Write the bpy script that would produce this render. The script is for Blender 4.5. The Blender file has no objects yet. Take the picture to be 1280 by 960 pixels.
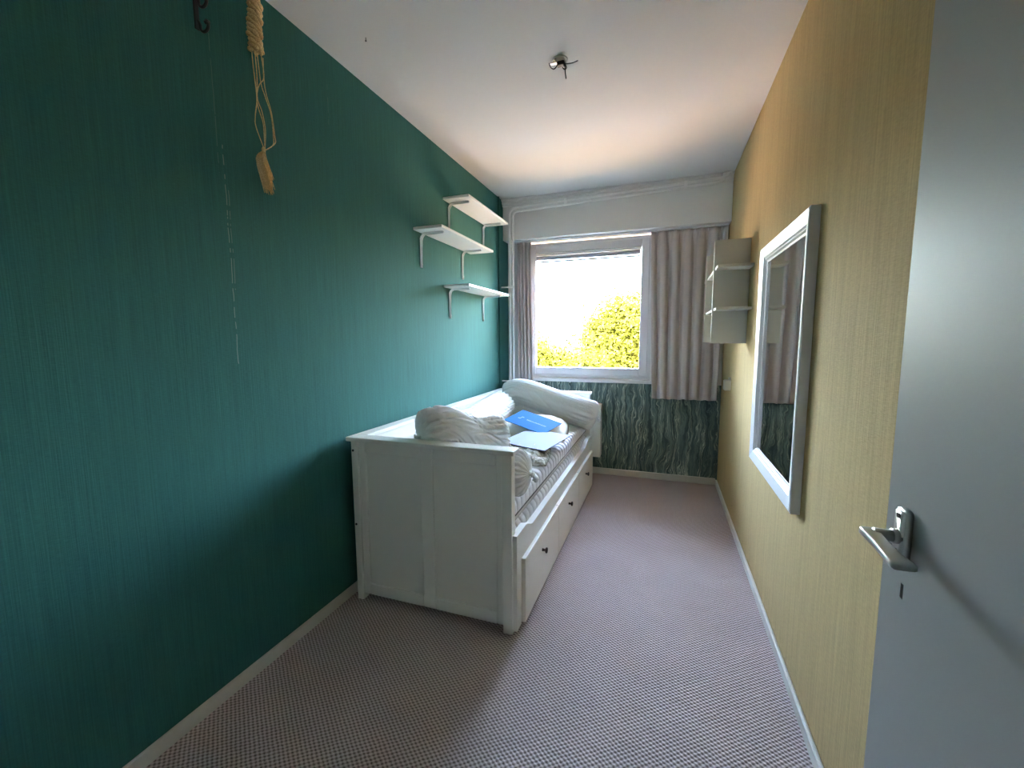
import bpy, bmesh, math, random
from mathutils import Vector, Matrix, noise
random.seed(7)
S = bpy.context.scene
COL = S.collection
PI = math.pi

# ------------------------------------------------------------------ camera
W, D, H, DL = 1.971, 4.050, 2.614, 3.913      # room width, depth, height, front of window lintel
CAM = Vector((1.4823, -0.0306, 1.3204))
YAW, PITCH, ROLL, FPX = math.radians(19.5316), math.radians(-6.2166), math.radians(-0.3116), 531.61
fwd = Vector((-math.sin(YAW)*math.cos(PITCH), math.cos(YAW)*math.cos(PITCH), math.sin(PITCH)))
rgt0 = Vector((math.cos(YAW), math.sin(YAW), 0)); up0 = rgt0.cross(fwd)
rgt = rgt0*math.cos(ROLL) + up0*math.sin(ROLL); upv = rgt.cross(fwd)
cam = bpy.data.cameras.new('camera'); camo = bpy.data.objects.new('camera', cam); COL.objects.link(camo)
cam.sensor_fit = 'HORIZONTAL'; cam.sensor_width = 36; cam.lens = 36*FPX/1280; cam.clip_start = 0.01; cam.clip_end = 500
m = Matrix((rgt, upv, -fwd)).transposed().to_4x4(); m.translation = CAM
camo.matrix_world = m
S.camera = camo

# ------------------------------------------------------------------ light
world = bpy.data.worlds.new('sky'); S.world = world; world.use_nodes = True
nt = world.node_tree; bg = nt.nodes['Background']
sky = nt.nodes.new('ShaderNodeTexSky'); sky.sky_type = 'NISHITA'; sky.sun_disc = False
sky.sun_elevation = math.radians(48); sky.sun_rotation = math.radians(205)
sky.air_density = 1.0; sky.dust_density = 5.0; sky.ozone_density = 1.0
tint = nt.nodes.new('ShaderNodeMix'); tint.data_type = 'RGBA'; tint.blend_type = 'MULTIPLY'; tint.inputs[0].default_value = 1   # camera white balance
tint.inputs[7].default_value = (1.10, 1.0, .92, 1); nt.links.new(sky.outputs[0], tint.inputs[6])
nt.links.new(tint.outputs[2], bg.inputs[0]); bg.inputs[1].default_value = 6.0
sun = bpy.data.lights.new('sun_offscreen', 'SUN'); sun.energy = 16.0; sun.angle = math.radians(0.6); sun.color = (1, 0.93, 0.8)
suno = bpy.data.objects.new('sun_offscreen', sun); COL.objects.link(suno); suno.location = (0, -5, 12)
suno.rotation_euler = Vector((0.25, 0.62, -0.75)).to_track_quat('-Z', 'Y').to_euler()
S.view_settings.view_transform = 'Standard'; S.view_settings.look = 'None'
S.view_settings.gamma = 1; S.view_settings.use_curve_mapping = False
S.view_settings.exposure = 2.1
S.cycles.max_bounces = 16; S.cycles.diffuse_bounces = 10; S.cycles.transparent_max_bounces = 12

# ------------------------------------------------------------------ node helpers / materials
def mat(name, col=(.8, .8, .8), rough=.5, metal=0, spec=None):
    mt = bpy.data.materials.new(name); mt.use_nodes = True
    b = mt.node_tree.nodes['Principled BSDF']
    b.inputs['Base Color'].default_value = (*col, 1); b.inputs['Roughness'].default_value = rough
    b.inputs['Metallic'].default_value = metal
    if spec is not None: b.inputs['Specular IOR Level'].default_value = spec
    return mt
class NB:
    def __init__(s, mt): s.t = mt.node_tree; s.b = s.t.nodes['Principled BSDF']; s.co = s.n('ShaderNodeTexCoord').outputs['Object']
    def n(s, ty, **k):
        x = s.t.nodes.new(ty)
        for a, v in k.items(): setattr(x, a, v)
        return x
    def l(s, a, b): s.t.links.new(a, b)
    def val(s, sock, v):
        if hasattr(v, 'is_linked') or isinstance(v, bpy.types.NodeSocket): s.l(v, sock)
        else: sock.default_value = v
    def m(s, op, a, b=0.0, c=0.0):
        x = s.n('ShaderNodeMath', operation=op)
        s.val(x.inputs[0], a); s.val(x.inputs[1], b); s.val(x.inputs[2], c)
        return x.outputs[0]
    def scale(s, v, co=None):
        x = s.n('ShaderNodeMapping'); s.l(co or s.co, x.inputs[0]); x.inputs['Scale'].default_value = v; return x.outputs[0]
    def noise(s, v, sc=1, det=3, rough=.5, dist=0):
        x = s.n('ShaderNodeTexNoise'); s.l(v, x.inputs['Vector']); x.inputs['Scale'].default_value = sc
        x.inputs['Detail'].default_value = det; x.inputs['Roughness'].default_value = rough; x.inputs['Distortion'].default_value = dist
        return x.outputs['Fac']
    def ramp(s, f, stops):
        x = s.n('ShaderNodeValToRGB'); s.l(f, x.inputs[0]); e = x.color_ramp.elements
        while len(e) < len(stops): e.new(.5)
        for i, (p, c) in enumerate(stops): e[i].position = p; e[i].color = (*c, 1)
        return x.outputs[0]
    def mix(s, f, a, b):
        x = s.n('ShaderNodeMix', data_type='RGBA'); s.val(x.inputs[0], f)
        for i, v in ((6, a), (7, b)):
            if isinstance(v, tuple): x.inputs[i].default_value = (*v, 1)
            else: s.l(v, x.inputs[i])
        return x.outputs[2]
    def bump(s, h, strength, dist):
        x = s.n('ShaderNodeBump'); s.l(h, x.inputs['Height']); x.inputs['Strength'].default_value = strength; x.inputs['Distance'].default_value = dist
        s.l(x.outputs[0], s.b.inputs['Normal'])
    def xyz(s):
        x = s.n('ShaderNodeSeparateXYZ'); s.l(s.co, x.inputs[0]); return x.outputs
    def color(s, c): s.l(c, s.b.inputs['Base Color'])

def grasscloth(name, col, amt, scratches=()):
    """woven wallpaper: fine vertical threads, painted over"""
    mt = mat(name, col, .8, spec=.15); k = NB(mt)
    thread = k.noise(k.scale((260, 260, 4)), 1, 2, .6)
    slub = k.noise(k.scale((45, 45, 1.2)), 1, 3, .6)
    weft = k.noise(k.scale((60, 60, 420)), 1, 1, .5)
    f = k.m('ADD', k.m('MULTIPLY', thread, .5), k.m('ADD', k.m('MULTIPLY', slub, .2), k.m('MULTIPLY', weft, .3)))
    lo = tuple(c*(1-amt) for c in col); hi = tuple(min(1, c*(1+amt)) for c in col)
    c = k.ramp(f, [(.36, lo), (.64, hi)])
    X = k.xyz()
    wob = k.noise(k.scale((1, 1, 9)), 1, 3, .6)
    for (y0, sl, z0, z1, wd, a) in scratches:      # pale scrapes in the paint
        yy = k.m('SUBTRACT', k.m('ADD', X[1], k.m('MULTIPLY', wob, .012)), k.m('ADD', k.m('MULTIPLY', X[2], sl), y0 + .006))
        near = k.m('LESS_THAN', k.m('ABSOLUTE', yy), wd)
        inz = k.m('MULTIPLY', k.m('GREATER_THAN', X[2], z0), k.m('LESS_THAN', X[2], z1))
        br = k.m('GREATER_THAN', k.noise(k.scale((1, 1, 30)), 1, 2), .44)
        c = k.mix(k.m('MULTIPLY', k.m('MULTIPLY', near, inz), k.m('MULTIPLY', br, a)), c, (.35, .42, .38))
    k.color(c); k.bump(f, .35, .003)
    return mt

M = {}
M['teal'] = grasscloth('teal_grasscloth', (.038, .142, .126), .17,
                       [(1.117, 0, 1.23, 2.0, .0016, .5), (1.098, 0, 1.9, 2.35, .0012, .22), (1.647, 0, 2.3, 2.5, .0012, .2), (1.127, 0, 1.5, 1.85, .0014, .35)])
M['ochre'] = grasscloth('ochre_grasscloth', (.46, .345, .165), .17)
M['ceiling'] = mat('ceiling_plaster', (.66, .65, .635), .8); _k = NB(M['ceiling']); _k.bump(_k.noise(_k.co, 60, 3), .12, .003)
M['cream'] = mat('cream_trim_paint', (.62, .60, .53), .45)
M['lintel'] = mat('grey_white_paint', (.80, .785, .765), .6)
M['white'] = mat('white_lacquer', (.80, .77, .705), .4)
M['gloss'] = mat('glossy_white_frame', (.74, .74, .76), .3)
M['shelfwhite'] = mat('white_shelf_foil', (.78, .79, .77), .4)
M['metalwhite'] = mat('white_powder_coat', (.72, .74, .74), .35)
M['unit'] = mat('greige_shelf_lacquer', (.55, .54, .47), .4)
M['pipe'] = mat('painted_pipe', (.90, .88, .86), .3)
M['door'] = mat('grey_door_paint', (.32, .325, .315), .5); _k = NB(M['door']); _k.bump(_k.noise(_k.co, 25, 3), .05, .003)
M['alu'] = mat('brushed_aluminium', (.62, .61, .58), .3, 1)
M['black'] = mat('black_iron', (.012, .012, .013), .45)
M['knob'] = mat('black_knob', (.015, .014, .014), .3)
M['mirror'] = mat('mirror_glass', (.82, .84, .84), .015, 1)
M['seam'] = mat('dark_piping', (.09, .075, .085), .8)
M['matband'] = mat('mattress_border', (.60, .57, .55), .9)
M['pvc'] = mat('window_pvc', (.70, .69, .70), .35)
M['blind'] = mat('blind_fabric', (.50, .50, .58), .8)
M['radiator'] = mat('radiator_enamel', (.74, .73, .68), .35)
M['box'] = mat('cream_plastic', (.72, .68, .56), .4)
M['hall'] = mat('hall_paint', (.4, .39, .36), .8)
M['red'] = mat('red_tag', (.5, .12, .1), .6)

def cloth(name, col, sc=60, stren=.25):
    mt = mat(name, col, .9, spec=.15); k = NB(mt)
    k.bump(k.noise(k.co, sc, 4, .6), stren, .004); mt.node_tree.nodes['Principled BSDF'].inputs['Sheen Weight'].default_value = .15
    return mt
M['cotton'] = cloth('white_cotton', (.74, .735, .72))
_b = M['cotton'].node_tree.nodes['Principled BSDF']; _b.inputs['Subsurface Weight'].default_value = .3; _b.inputs['Subsurface Radius'].default_value = (1, 1, 1); _b.inputs['Subsurface Scale'].default_value = .03
M['mattress'] = cloth('mattress_ticking', (.74, .73, .76), 120, .12)
M['beigepillow'] = cloth('beige_pillow', (.66, .60, .47))
mt = mat('patterned_cloth', (.6, .55, .45), .9); k = NB(mt); M['pattern'] = mt
k.color(k.ramp(k.noise(k.co, 22, 4, .7, .6), [(.38, (.10, .095, .075)), (.5, (.36, .32, .24)), (.56, (.66, .63, .55))]))
k.bump(k.noise(k.co, 30, 4), .3, .005)

mt = mat('grey_curtain', (.37, .325, .315), .85, spec=.15); k = NB(mt); M['curtain'] = mt
f = k.noise(k.scale((500, 500, 40)), 1, 2); k.color(k.ramp(f, [(.3, (.68, .61, .59)), (.7, (.78, .70, .68))])); k.bump(f, .1, .001)
b = k.b; tr = k.n('ShaderNodeBsdfTranslucent'); tr.inputs[0].default_value = (.42, .36, .34, 1)
mx = k.n('ShaderNodeMixShader'); mx.inputs[0].default_value = .22; k.l(b.outputs[0], mx.inputs[1]); k.l(tr.outputs[0], mx.inputs[2])
k.l(mx.outputs[0], k.t.nodes['Material Output'].inputs[0])

# woven loop carpet
mt = mat('woven_loop_carpet', (.4, .35, .36), .95, spec=.1); k = NB(mt); M['carpet'] = mt
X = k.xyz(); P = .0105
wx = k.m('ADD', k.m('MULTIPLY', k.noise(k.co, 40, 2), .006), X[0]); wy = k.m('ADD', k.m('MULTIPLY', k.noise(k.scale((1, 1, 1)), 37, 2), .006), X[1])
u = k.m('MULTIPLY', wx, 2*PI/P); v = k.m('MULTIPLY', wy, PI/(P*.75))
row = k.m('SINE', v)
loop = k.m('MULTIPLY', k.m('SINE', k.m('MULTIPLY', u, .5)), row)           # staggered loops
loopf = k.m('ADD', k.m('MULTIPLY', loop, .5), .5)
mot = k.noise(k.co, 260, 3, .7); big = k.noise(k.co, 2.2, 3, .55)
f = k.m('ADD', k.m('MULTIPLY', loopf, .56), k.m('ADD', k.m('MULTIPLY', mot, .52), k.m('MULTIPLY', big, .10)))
k.color(k.ramp(f, [(.28, (.10, .070, .062)), (.50, (.36, .285, .270)), (.80, (.66, .55, .53))]))  # two-tone yarn, with shade between the loops painted into the dark end
k.bump(loopf, .55, .005)

# veined dark green wallpaper: long wavy pale strands
mt = mat('veined_green_wallpaper', (.05, .1, .09), .55, spec=.35); k = NB(mt); M['marble'] = mt
warp = k.noise(k.scale((2.6, 1, 1.3)), 1, 4, .6); warp2 = k.noise(k.scale((13, 1, 10)), 1, 3, .6)
X = k.xyz()
xw = k.m('ADD', X[0], k.m('ADD', k.m('MULTIPLY', warp, .26), k.m('MULTIPLY', warp2, .05)))
def strand(freq, zf, seed, pw):
    cb = k.n('ShaderNodeCombineXYZ'); k.l(k.m('MULTIPLY', xw, freq), cb.inputs[0]); k.l(k.m('MULTIPLY', X[2], zf), cb.inputs[2]); cb.inputs[1].default_value = seed
    nn = k.noise(cb.outputs[0], 1, 4, .6)
    r = k.m('SUBTRACT', 1, k.m('MULTIPLY', k.m('ABSOLUTE', k.m('SUBTRACT', nn, .5)), 7))
    return k.m('POWER', k.m('MAXIMUM', r, 0), pw)
s1 = strand(26, .9, 2.3, 11); s2 = strand(56, 1.8, 7.7, 4); 
cb = k.n('ShaderNodeCombineXYZ'); k.l(k.m('MULTIPLY', xw, 34), cb.inputs[0]); k.l(k.m('MULTIPLY', X[2], 1.3), cb.inputs[2])
base = k.ramp(k.noise(cb.outputs[0], 1, 4, .65), [(.30, (.010, .024, .026)), (.5, (.052, .095, .090)), (.68, (.17, .25, .23))])
patch = k.noise(k.scale((5, 1, 4)), 1, 2)
c = k.mix(k.m('MULTIPLY', s2, .5), base, (.24, .33, .28))
c = k.mix(k.m('MINIMUM', k.m('MULTIPLY', s1, k.m('MULTIPLY', patch, 1.7)), 1), c, (.62, .70, .55))
k.color(c)

# window glass: mostly clear with a faint reflection
mt = bpy.data.materials.new('window_glass'); mt.use_nodes = True; t = mt.node_tree; M['glass'] = mt
t.nodes.remove(t.nodes['Principled BSDF']); a = t.nodes.new('ShaderNodeBsdfTransparent'); a.inputs[0].default_value = (.96, .98, .97, 1)
g = t.nodes.new('ShaderNodeBsdfGlossy'); g.inputs['Roughness'].default_value = .02; fr = t.nodes.new('ShaderNodeFresnel'); fr.inputs[0].default_value = 1.25
mx = t.nodes.new('ShaderNodeMixShader'); t.links.new(fr.outputs[0], mx.inputs[0]); t.links.new(a.outputs[0], mx.inputs[1]); t.links.new(g.outputs[0], mx.inputs[2])
t.links.new(mx.outputs[0], t.nodes['Material Output'].inputs[0])

M['blue'] = mat('bright_blue_card', (.012, .185, .50), .7, spec=.1)
M['paleblue'] = mat('pale_blue_card', (.34, .37, .50), .7, spec=.1)
M['print'] = mat('white_print', (.24, .48, .72), .7, spec=.1)
M['rope'] = mat('jute_rope', (.42, .30, .15), .95); k = NB(M['rope']); f = k.noise(k.co, 300, 2)
k.color(k.ramp(f, [(.3, (.56, .35, .13)), (.7, (.92, .70, .38))]))
def leafmat(name, a, b_):
    mt = mat(name, a, .9, spec=0); k = NB(mt); k.color(k.ramp(k.noise(k.co, 1.6, 3), [(.35, a), (.65, b_)])); return mt
M['leaf'] = leafmat('sunlit_leaves', (.024, .029, .004), (.046, .048, .008))
M['leaf2'] = leafmat('grey_green_leaves', (.04, .05, .03), (.06, .07, .045))
M['bark'] = mat('bark', (.05, .042, .03), .9, spec=0)
M['ground'] = mat('lawn_and_paving', (.2, .18, .1), .95); k = NB(M['ground']); k.color(k.ramp(k.noise(k.co, .12, 3), [(.4, (.10, .08, .045)), (.6, (.20, .13, .09))]))
M['tan'] = mat('tan_facade', (.22, .17, .11), .8, spec=0)
M['brick'] = mat('red_brick_facade', (.17, .085, .06), .85, spec=0)
M['roofgrey'] = mat('pale_roof_edge', (.3, .3, .31), .8, spec=0)
M['pane'] = mat('dark_pane', (.05, .06, .08), .15)

# ------------------------------------------------------------------ mesh helpers (world coordinates, shifted to the parent's origin)
ORG = {}
def link(name, bm, mt, parent=None, smooth=False, origin=None):
    org = ORG.get(parent.name, Vector()) if parent else (Vector(origin) if origin else Vector())
    if org.length: bmesh.ops.translate(bm, verts=bm.verts, vec=-org)
    me = bpy.data.meshes.new(name); bm.normal_update(); bm.to_mesh(me); bm.free()
    if smooth:
        for p in me.polygons: p.use_smooth = True
    me.materials.append(M[mt] if isinstance(mt, str) else mt)
    o = bpy.data.objects.new(name, me); COL.objects.link(o)
    if parent: o.parent = parent
    elif origin: o.location = org
    ORG[o.name] = org.copy()
    return o
def tag(o, label=None, cat=None, group=None, kind=None):
    if label: o['label'] = label
    if cat: o['category'] = cat
    if group: o['group'] = group
    if kind: o['kind'] = kind
    return o
def thing(name, loc, label, cat, group=None, kind=None):
    o = bpy.data.objects.new(name, None); COL.objects.link(o); o.location = loc; o.empty_display_size = .05
    ORG[o.name] = Vector(loc); return tag(o, label, cat, group, kind)
def box(bm, a, b, bev=0, seg=2):
    x0, y0, z0 = (min(p, q) for p, q in zip(a, b)); x1, y1, z1 = (max(p, q) for p, q in zip(a, b))
    r = bmesh.ops.create_cube(bm, size=1)
    vs = r['verts']
    bmesh.ops.scale(bm, vec=(x1-x0, y1-y0, z1-z0), verts=vs); bmesh.ops.translate(bm, vec=((x0+x1)/2, (y0+y1)/2, (z0+z1)/2), verts=vs)
    if bev: bmesh.ops.bevel(bm, geom=list({e for v in vs for e in v.link_edges}), offset=bev, segments=seg, affect='EDGES', profile=.5)
    return bm
def B(a, b, bev=0, seg=2): return box(bmesh.new(), a, b, bev, seg)
def catmull(pts, n):
    pts = [Vector(p) for p in pts]; out = []
    q = [pts[0]*2-pts[1]] + pts + [pts[-1]*2-pts[-2]]
    for i in range(1, len(q)-2):
        for j in range(n):
            t = j/n; a, b, c, d = q[i-1:i+3]
            out.append(.5*((2*b)+(c-a)*t+(2*a-5*b+4*c-d)*t*t+(3*b-a-3*c+d)*t**3))
    out.append(pts[-1]); return out
def frames(path):
    ts = [(path[min(i+1, len(path)-1)]-path[max(i-1, 0)]).normalized() for i in range(len(path))]
    ref = Vector((0, 0, 1)) if abs(ts[0].z) < .9 else Vector((1, 0, 0))
    n = (ref - ts[0]*ref.dot(ts[0])).normalized(); out = []
    for t in ts:
        n = (n - t*n.dot(t)).normalized(); out.append((t, n, t.cross(n)))
    return out
def tube(bm, path, r, seg=10, cap=True, rf=None):
    path = [Vector(p) for p in path]; fr = frames(path); rings = []
    for i, (p, (t, n, b)) in enumerate(zip(path, fr)):
        rr = r[i] if isinstance(r, (list, tuple)) else r
        ring = []
        for j in range(seg):
            a = 2*PI*j/seg; q = rr*(rf(i, a) if rf else 1)
            ring.append(bm.verts.new(p + n*math.cos(a)*q + b*math.sin(a)*q))
        rings.append(ring)
    for i in range(len(rings)-1):
        for j in range(seg):
            bm.faces.new((rings[i][j], rings[i][(j+1) % seg], rings[i+1][(j+1) % seg], rings[i+1][j]))
    if cap:
        bm.faces.new(rings[0][::-1]); bm.faces.new(rings[-1])
    return bm
def T(path, r, seg=10, cap=True): return tube(bmesh.new(), path, r, seg, cap)
def prism(bm, poly, axis, a, b):
    """extrude 2D polygon along an axis; poly coords fill the two other axes in order"""
    def mk(p, v):
        q = list(p); q.insert(axis, v); return bm.verts.new(q)
    A = [mk(p, a) for p in poly]; Bv = [mk(p, b) for p in poly]; n = len(poly)
    bm.faces.new(A); bm.faces.new(Bv[::-1])
    for i in range(n): bm.faces.new((A[i], Bv[i], Bv[(i+1) % n], A[(i+1) % n]))
    bmesh.ops.recalc_face_normals(bm, faces=bm.faces); return bm
def lathe(bm, prof, origin, axis, seg=20):
    """profile of (distance along axis, radius)"""
    return tube(bm, [Vector(origin)+Vector(axis).normalized()*s for s, _ in prof], [max(r, 1e-4) for _, r in prof], seg)
def struct(name, bm, mt, parent=None, smooth=False):
    o = link(name, bm, mt, parent, smooth)
    if not parent: o['kind'] = 'structure'
    return o
def cyl(c, axis, r, h, seg=16): return T([Vector(c), Vector(c)+Vector(axis).normalized()*h], r, seg)

# ------------------------------------------------------------------ the room
NEAR = -0.14                    # wall with the doorway; the camera stands just inside it
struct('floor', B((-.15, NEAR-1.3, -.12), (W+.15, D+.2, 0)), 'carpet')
OX, OY, OR = .984, 2.071, .023                               # recess of the ceiling outlet
bm = bmesh.new(); box(bm, (-.15, NEAR-1.3, H), (OX-OR, D+.2, H+.15)); box(bm, (OX+OR, NEAR-1.3, H), (W+.15, D+.2, H+.15))
box(bm, (OX-OR, NEAR-1.3, H), (OX+OR, OY-OR, H+.15)); box(bm, (OX-OR, OY+OR, H), (OX+OR, D+.2, H+.15)); box(bm, (OX-OR, OY-OR, H+.09), (OX+OR, OY+OR, H+.15))
struct('ceiling', bm, 'ceiling')
struct('wall_left', B((-.15, NEAR-.1, 0), (0, D+.2, H)), 'teal')
struct('wall_right', B((W, NEAR-.1, 0), (W+.15, D+.2, H)), 'ochre')
# window wall: wallpapered parapet, piers behind the curtains, plain lintel box
WX0, WX1, WZ0, WZ1 = .17, 1.375, .925, 2.235
struct('wall_window', B((0, D, 0), (W, D+.2, WZ0-.03)), 'marble')
bm = bmesh.new(); box(bm, (0, D, WZ0-.03), (WX0, D+.2, WZ1+.1)); box(bm, (WX1, D, WZ0-.03), (W, D+.2, WZ1+.1))
struct('wall_window_piers', bm, 'lintel')
bm = bmesh.new(); box(bm, (0, DL, WZ1+.012), (W, D+.2, H))
struct('wall_window_lintel', bm, 'lintel')
# doorway wall and a dim hall behind it
bm = bmesh.new(); DX0, DX1 = .98, 1.86
box(bm, (0, NEAR-.1, 0), (DX0, NEAR, H)); box(bm, (DX1, NEAR-.1, 0), (W, NEAR, H)); box(bm, (DX0, NEAR-.1, 2.1), (DX1, NEAR, H))
struct('wall_door', bm, 'ceiling')
bm = bmesh.new(); box(bm, (-.15, NEAR-1.4, 0), (W+.15, NEAR-1.3, H)); box(bm, (-.15, NEAR-1.3, 0), (-.05, NEAR-.1, H)); box(bm, (W+.05, NEAR-1.3, 0), (W+.15, NEAR-.1, H))
struct('wall_hall', bm, 'hall')
bm = bmesh.new()
for x in (DX0-.05, DX1-.012): box(bm, (x, NEAR-.105, 0), (x+.062, NEAR+.012, 2.15))
box(bm, (DX0+.012, NEAR-.105, 2.088), (DX1-.012, NEAR+.012, 2.15))
struct('trim_1', bm, 'cream')
# baseboards
def baseboard(name, a, b, h, axis):
    struct(name, B(a, b, .004, 1), 'cream')
baseboard('baseboard_left', (0, NEAR, 0), (.013, D, .055), 0, 1)
baseboard('baseboard_right', (W-.014, NEAR, 0), (W, D, .05), 0, 1)
baseboard('baseboard_window', (.013, D-.014, 0), (W-.014, D, .062), 0, 0)
# stepped moulding where lintel meets ceiling
bm = bmesh.new(); prism(bm, [(DL, H), (DL-.045, H), (DL-.045, H-.012), (DL-.03, H-.018), (DL-.03, H-.034), (DL-.014, H-.040), (DL-.014, H-.058), (DL, H-.062)], 0, 0, W)
struct('trim_2', bm, 'lintel')

# window
wy0, wy1 = D+.035, D+.10
win = struct('window_1', bmesh.new(), 'pvc')
def frame_bars(name, x0, x1, z0, z1, w, y0, y1, mt, parent, bev=.004):
    for (a, b) in (((x0, y0, z0), (x0+w, y1, z1)), ((x1-w, y0, z0), (x1, y1, z1)), ((x0+w, y0, z0), (x1-w, y1, z0+w)), ((x0+w, y0, z1-w), (x1-w, y1, z1))):
        link(name, B(a, b, bev, 2), mt, parent)
frame_bars('window_frame', WX0, WX1, WZ0, WZ1, .04, wy0+.015, wy1, 'pvc', win)
frame_bars('sash', WX0+.035, WX1-.03, WZ0+.03, WZ1-.03, .072, wy0-.005, wy1-.01, 'pvc', win, .007)
link('glass_pane', B((WX0+.10, wy0+.03, WZ0+.10), (WX1-.10, wy0+.036, WZ1-.10)), 'glass', win)
link('window_sill', B((WX0-.02, D-.018, WZ0-.034), (WX1+.02, wy1, WZ0-.002), .004), 'pvc', win)
link('added_bounce_sill', B((WX0-.1, D+.1, WZ0-.06), (WX1+.1, D+.42, WZ0-.034), .006), 'lintel', win)  # unseen ledge added to bounce skylight up onto the ceiling by the lintel
hx = WX1-.022
link('hinge', T([(hx, wy0-.004, 1.0), (hx, wy0-.004, 1.085)], .006, 10), 'gloss', win)
link('hinge', T([(hx, wy0-.004, 2.06), (hx, wy0-.004, 2.145)], .006, 10), 'gloss', win)

# roller blind inside the sash, rolled up
bl = thing('roller_blind', (.76, wy0-.005, 2.08), 'rolled up pale lilac roller blind at the top of the window glass', 'blind')
gx0, gx1, gz = WX0+.107, WX1-.102, WZ1-.102
link('headrail', B((gx0+.004, wy0-.001, gz-.022), (gx1-.004, wy0+.028, gz-.002), .004), 'gloss', bl)
link('roll', T([(gx0+.012, wy0+.008, gz-.045), (gx1-.012, wy0+.008, gz-.045)], .021, 16), 'blind', bl, True)
link('bottom_bar', B((gx0+.01, wy0+.004, gz-.088), (gx1-.01, wy0+.018, gz-.070), .003), 'gloss', bl)
for x in (gx0+.002, gx1-.010): link('bracket', B((x, wy0-.004, gz-.070), (x+.008, wy0+.028, gz-.001), .002), 'pvc', bl)

# curtains
ct = thing('curtain_track', (W/2, 3.985, WZ1+.012), 'white curtain rail screwed under the lintel', 'curtain rail')
link('rail', B((.06, 3.972, WZ1-.004), (W-.01, 3.996, WZ1+.012), .002), 'gloss', ct)
for x in (.25, .7, 1.15, 1.6): link('bracket', B((x-.012, 3.966, WZ1-.001), (x+.012, 4.002, WZ1+.0118), .002), 'pvc', ct)
def curtain(name, x0, x1, x0b, x1b, zt, zb, folds, seed, label):
    root = thing(name, ((x0+x1)/2, 3.985, zb), label, 'curtain', 'grey curtains at the window')
    rnd = random.Random(seed); nx, nz = folds*14, 44; bm = bmesh.new(); g = []
    ph = [rnd.uniform(-.5, .5) for _ in range(folds+1)]; am = [rnd.uniform(.7, 1.25) for _ in range(folds+1)]
    for iz in range(nz+1):
        v = iz/nz; z = zt + (zb-zt)*v; row = []
        for ix in range(nx+1):
            u = ix/nx; xx = (x0+(x1-x0)*u)*(1-v) + (x0b+(x1b-x0b)*u)*v
            fi = u*folds; i = min(int(fi), folds-1); fr_ = fi-i
            a = am[i]*(1-fr_)+am[i+1]*fr_; p = ph[i]*(1-fr_)+ph[i+1]*fr_
            soft = a*.028*(1-2*(.5-.5*math.cos(2*PI*fi + p*(.4+v)))**2.2) * (.55+.45*min(1, v*2.5))
            pin = max(0, 1-v/.085)                                       # pinch pleats under the heading
            q = abs(((fi+.5) % 1)-.5); pleat = pin*(.018*math.exp(-(q/.10)**2)*math.cos(q*70) - .006)
            fine = .004*noise.noise((xx*30+seed, z*3, seed))
            row.append(bm.verts.new((xx + .012*pin*math.sin(4*PI*fi), 3.984 - soft*(1-.6*pin) - pleat + fine, z + .006*math.cos(2*PI*fi)*v)))
        g.append(row)
    for a in range(nz):
        for c in range(nx): bm.faces.new((g[a][c], g[a][c+1], g[a+1][c+1], g[a+1][c]))
    o = link('drape', bm, 'curtain', root, True)
    md = o.modifiers.new('thickness', 'SOLIDIFY'); md.thickness = .003
    for i in range(folds):
        x = x0 + (x1-x0)*(i+.5)/folds
        link('hook', T([(x, 3.984, zt-.03), (x, 3.977, zt-.005), (x, 3.984, zt+.0015)], .0022, 6), 'gloss', root)
curtain('curtain', .125, .262, .13, .292, 2.229, .765, 4, 3, 'narrow grey curtain bunched beside the teal wall and the heating pipes')
curtain('curtain', 1.352, W-.012, 1.398, W-.045, 2.229, .768, 6, 11, 'wide grey pleated curtain behind the wall shelf unit')

# heating pipes
PY = 3.862
def pipe_path(xv, zh0, zh1, rad, xr):
    pts = [(xv, PY, .06), (xv, PY, 1.2), (xv, PY, zh0-rad)]
    for i in range(1, 8):
        a = PI/2*i/8; pts.append((xv+rad-rad*math.cos(a), PY, zh0-rad+rad*math.sin(a)))
    pts += [(xv+rad, PY, zh0), (xr-.06, PY, zh1), (xr-.03, PY+.002, zh1+.006), (xr-.012, PY+.004, zh1+.02), (xr, PY+.006, H-.002)]
    return pts
hp = thing('heating_pipe', (.087, PY, 0), 'white painted heating pipe running outermost round the corner beside the teal wall', 'pipe', 'heating pipes')
link('pipe', T(pipe_path(.085, 2.522, 2.574, .065, 1.93), .0105, 12), 'pipe', hp, True)
link('ceiling_rosette', cyl((1.93, PY+.006, H-.008), (0, 0, 1), .026, .008), 'pipe', hp)
hp2 = thing('heating_pipe', (.118, PY, 0), 'white painted heating pipe running just inside the outer one beside the curtain', 'pipe', 'heating pipes')
link('pipe', T(pipe_path(.118, 2.488, 2.540, .045, 1.90), .0105, 12), 'pipe', hp2, True)
for x, z in ((.62, 2.520), (1.615, 2.546)):
    cl = hp
    bm = B((x-.012, PY-.014, z-.024), (x+.012, PY-.009, z+.034), .002); box(bm, (x-.009, PY-.009, z+.020), (x+.009, DL, z+.032)); box(bm, (x-.012, PY+.012, z-.02), (x+.012, PY+.016, z+.03))
    link('pipe_clamp', bm, 'pipe', cl)
for z in (1.80, .9):
    bm = B((.070, PY-.015, z-.012), (.134, PY-.010, z+.012), .002); box(bm, (0, PY-.006, z-.006), (.078, PY+.006, z+.006))
    link('pipe_clamp', bm, 'pipe', hp)
cb_ = T([(.008, 3.78, .056), (.008, 3.78, 1.0), (.008, 3.78, H-.0005)], .0075, 8)
tag(link('conduit', cb_, 'teal', None, True), 'thin teal painted conduit running up the teal wall near the corner', 'conduit')

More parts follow.
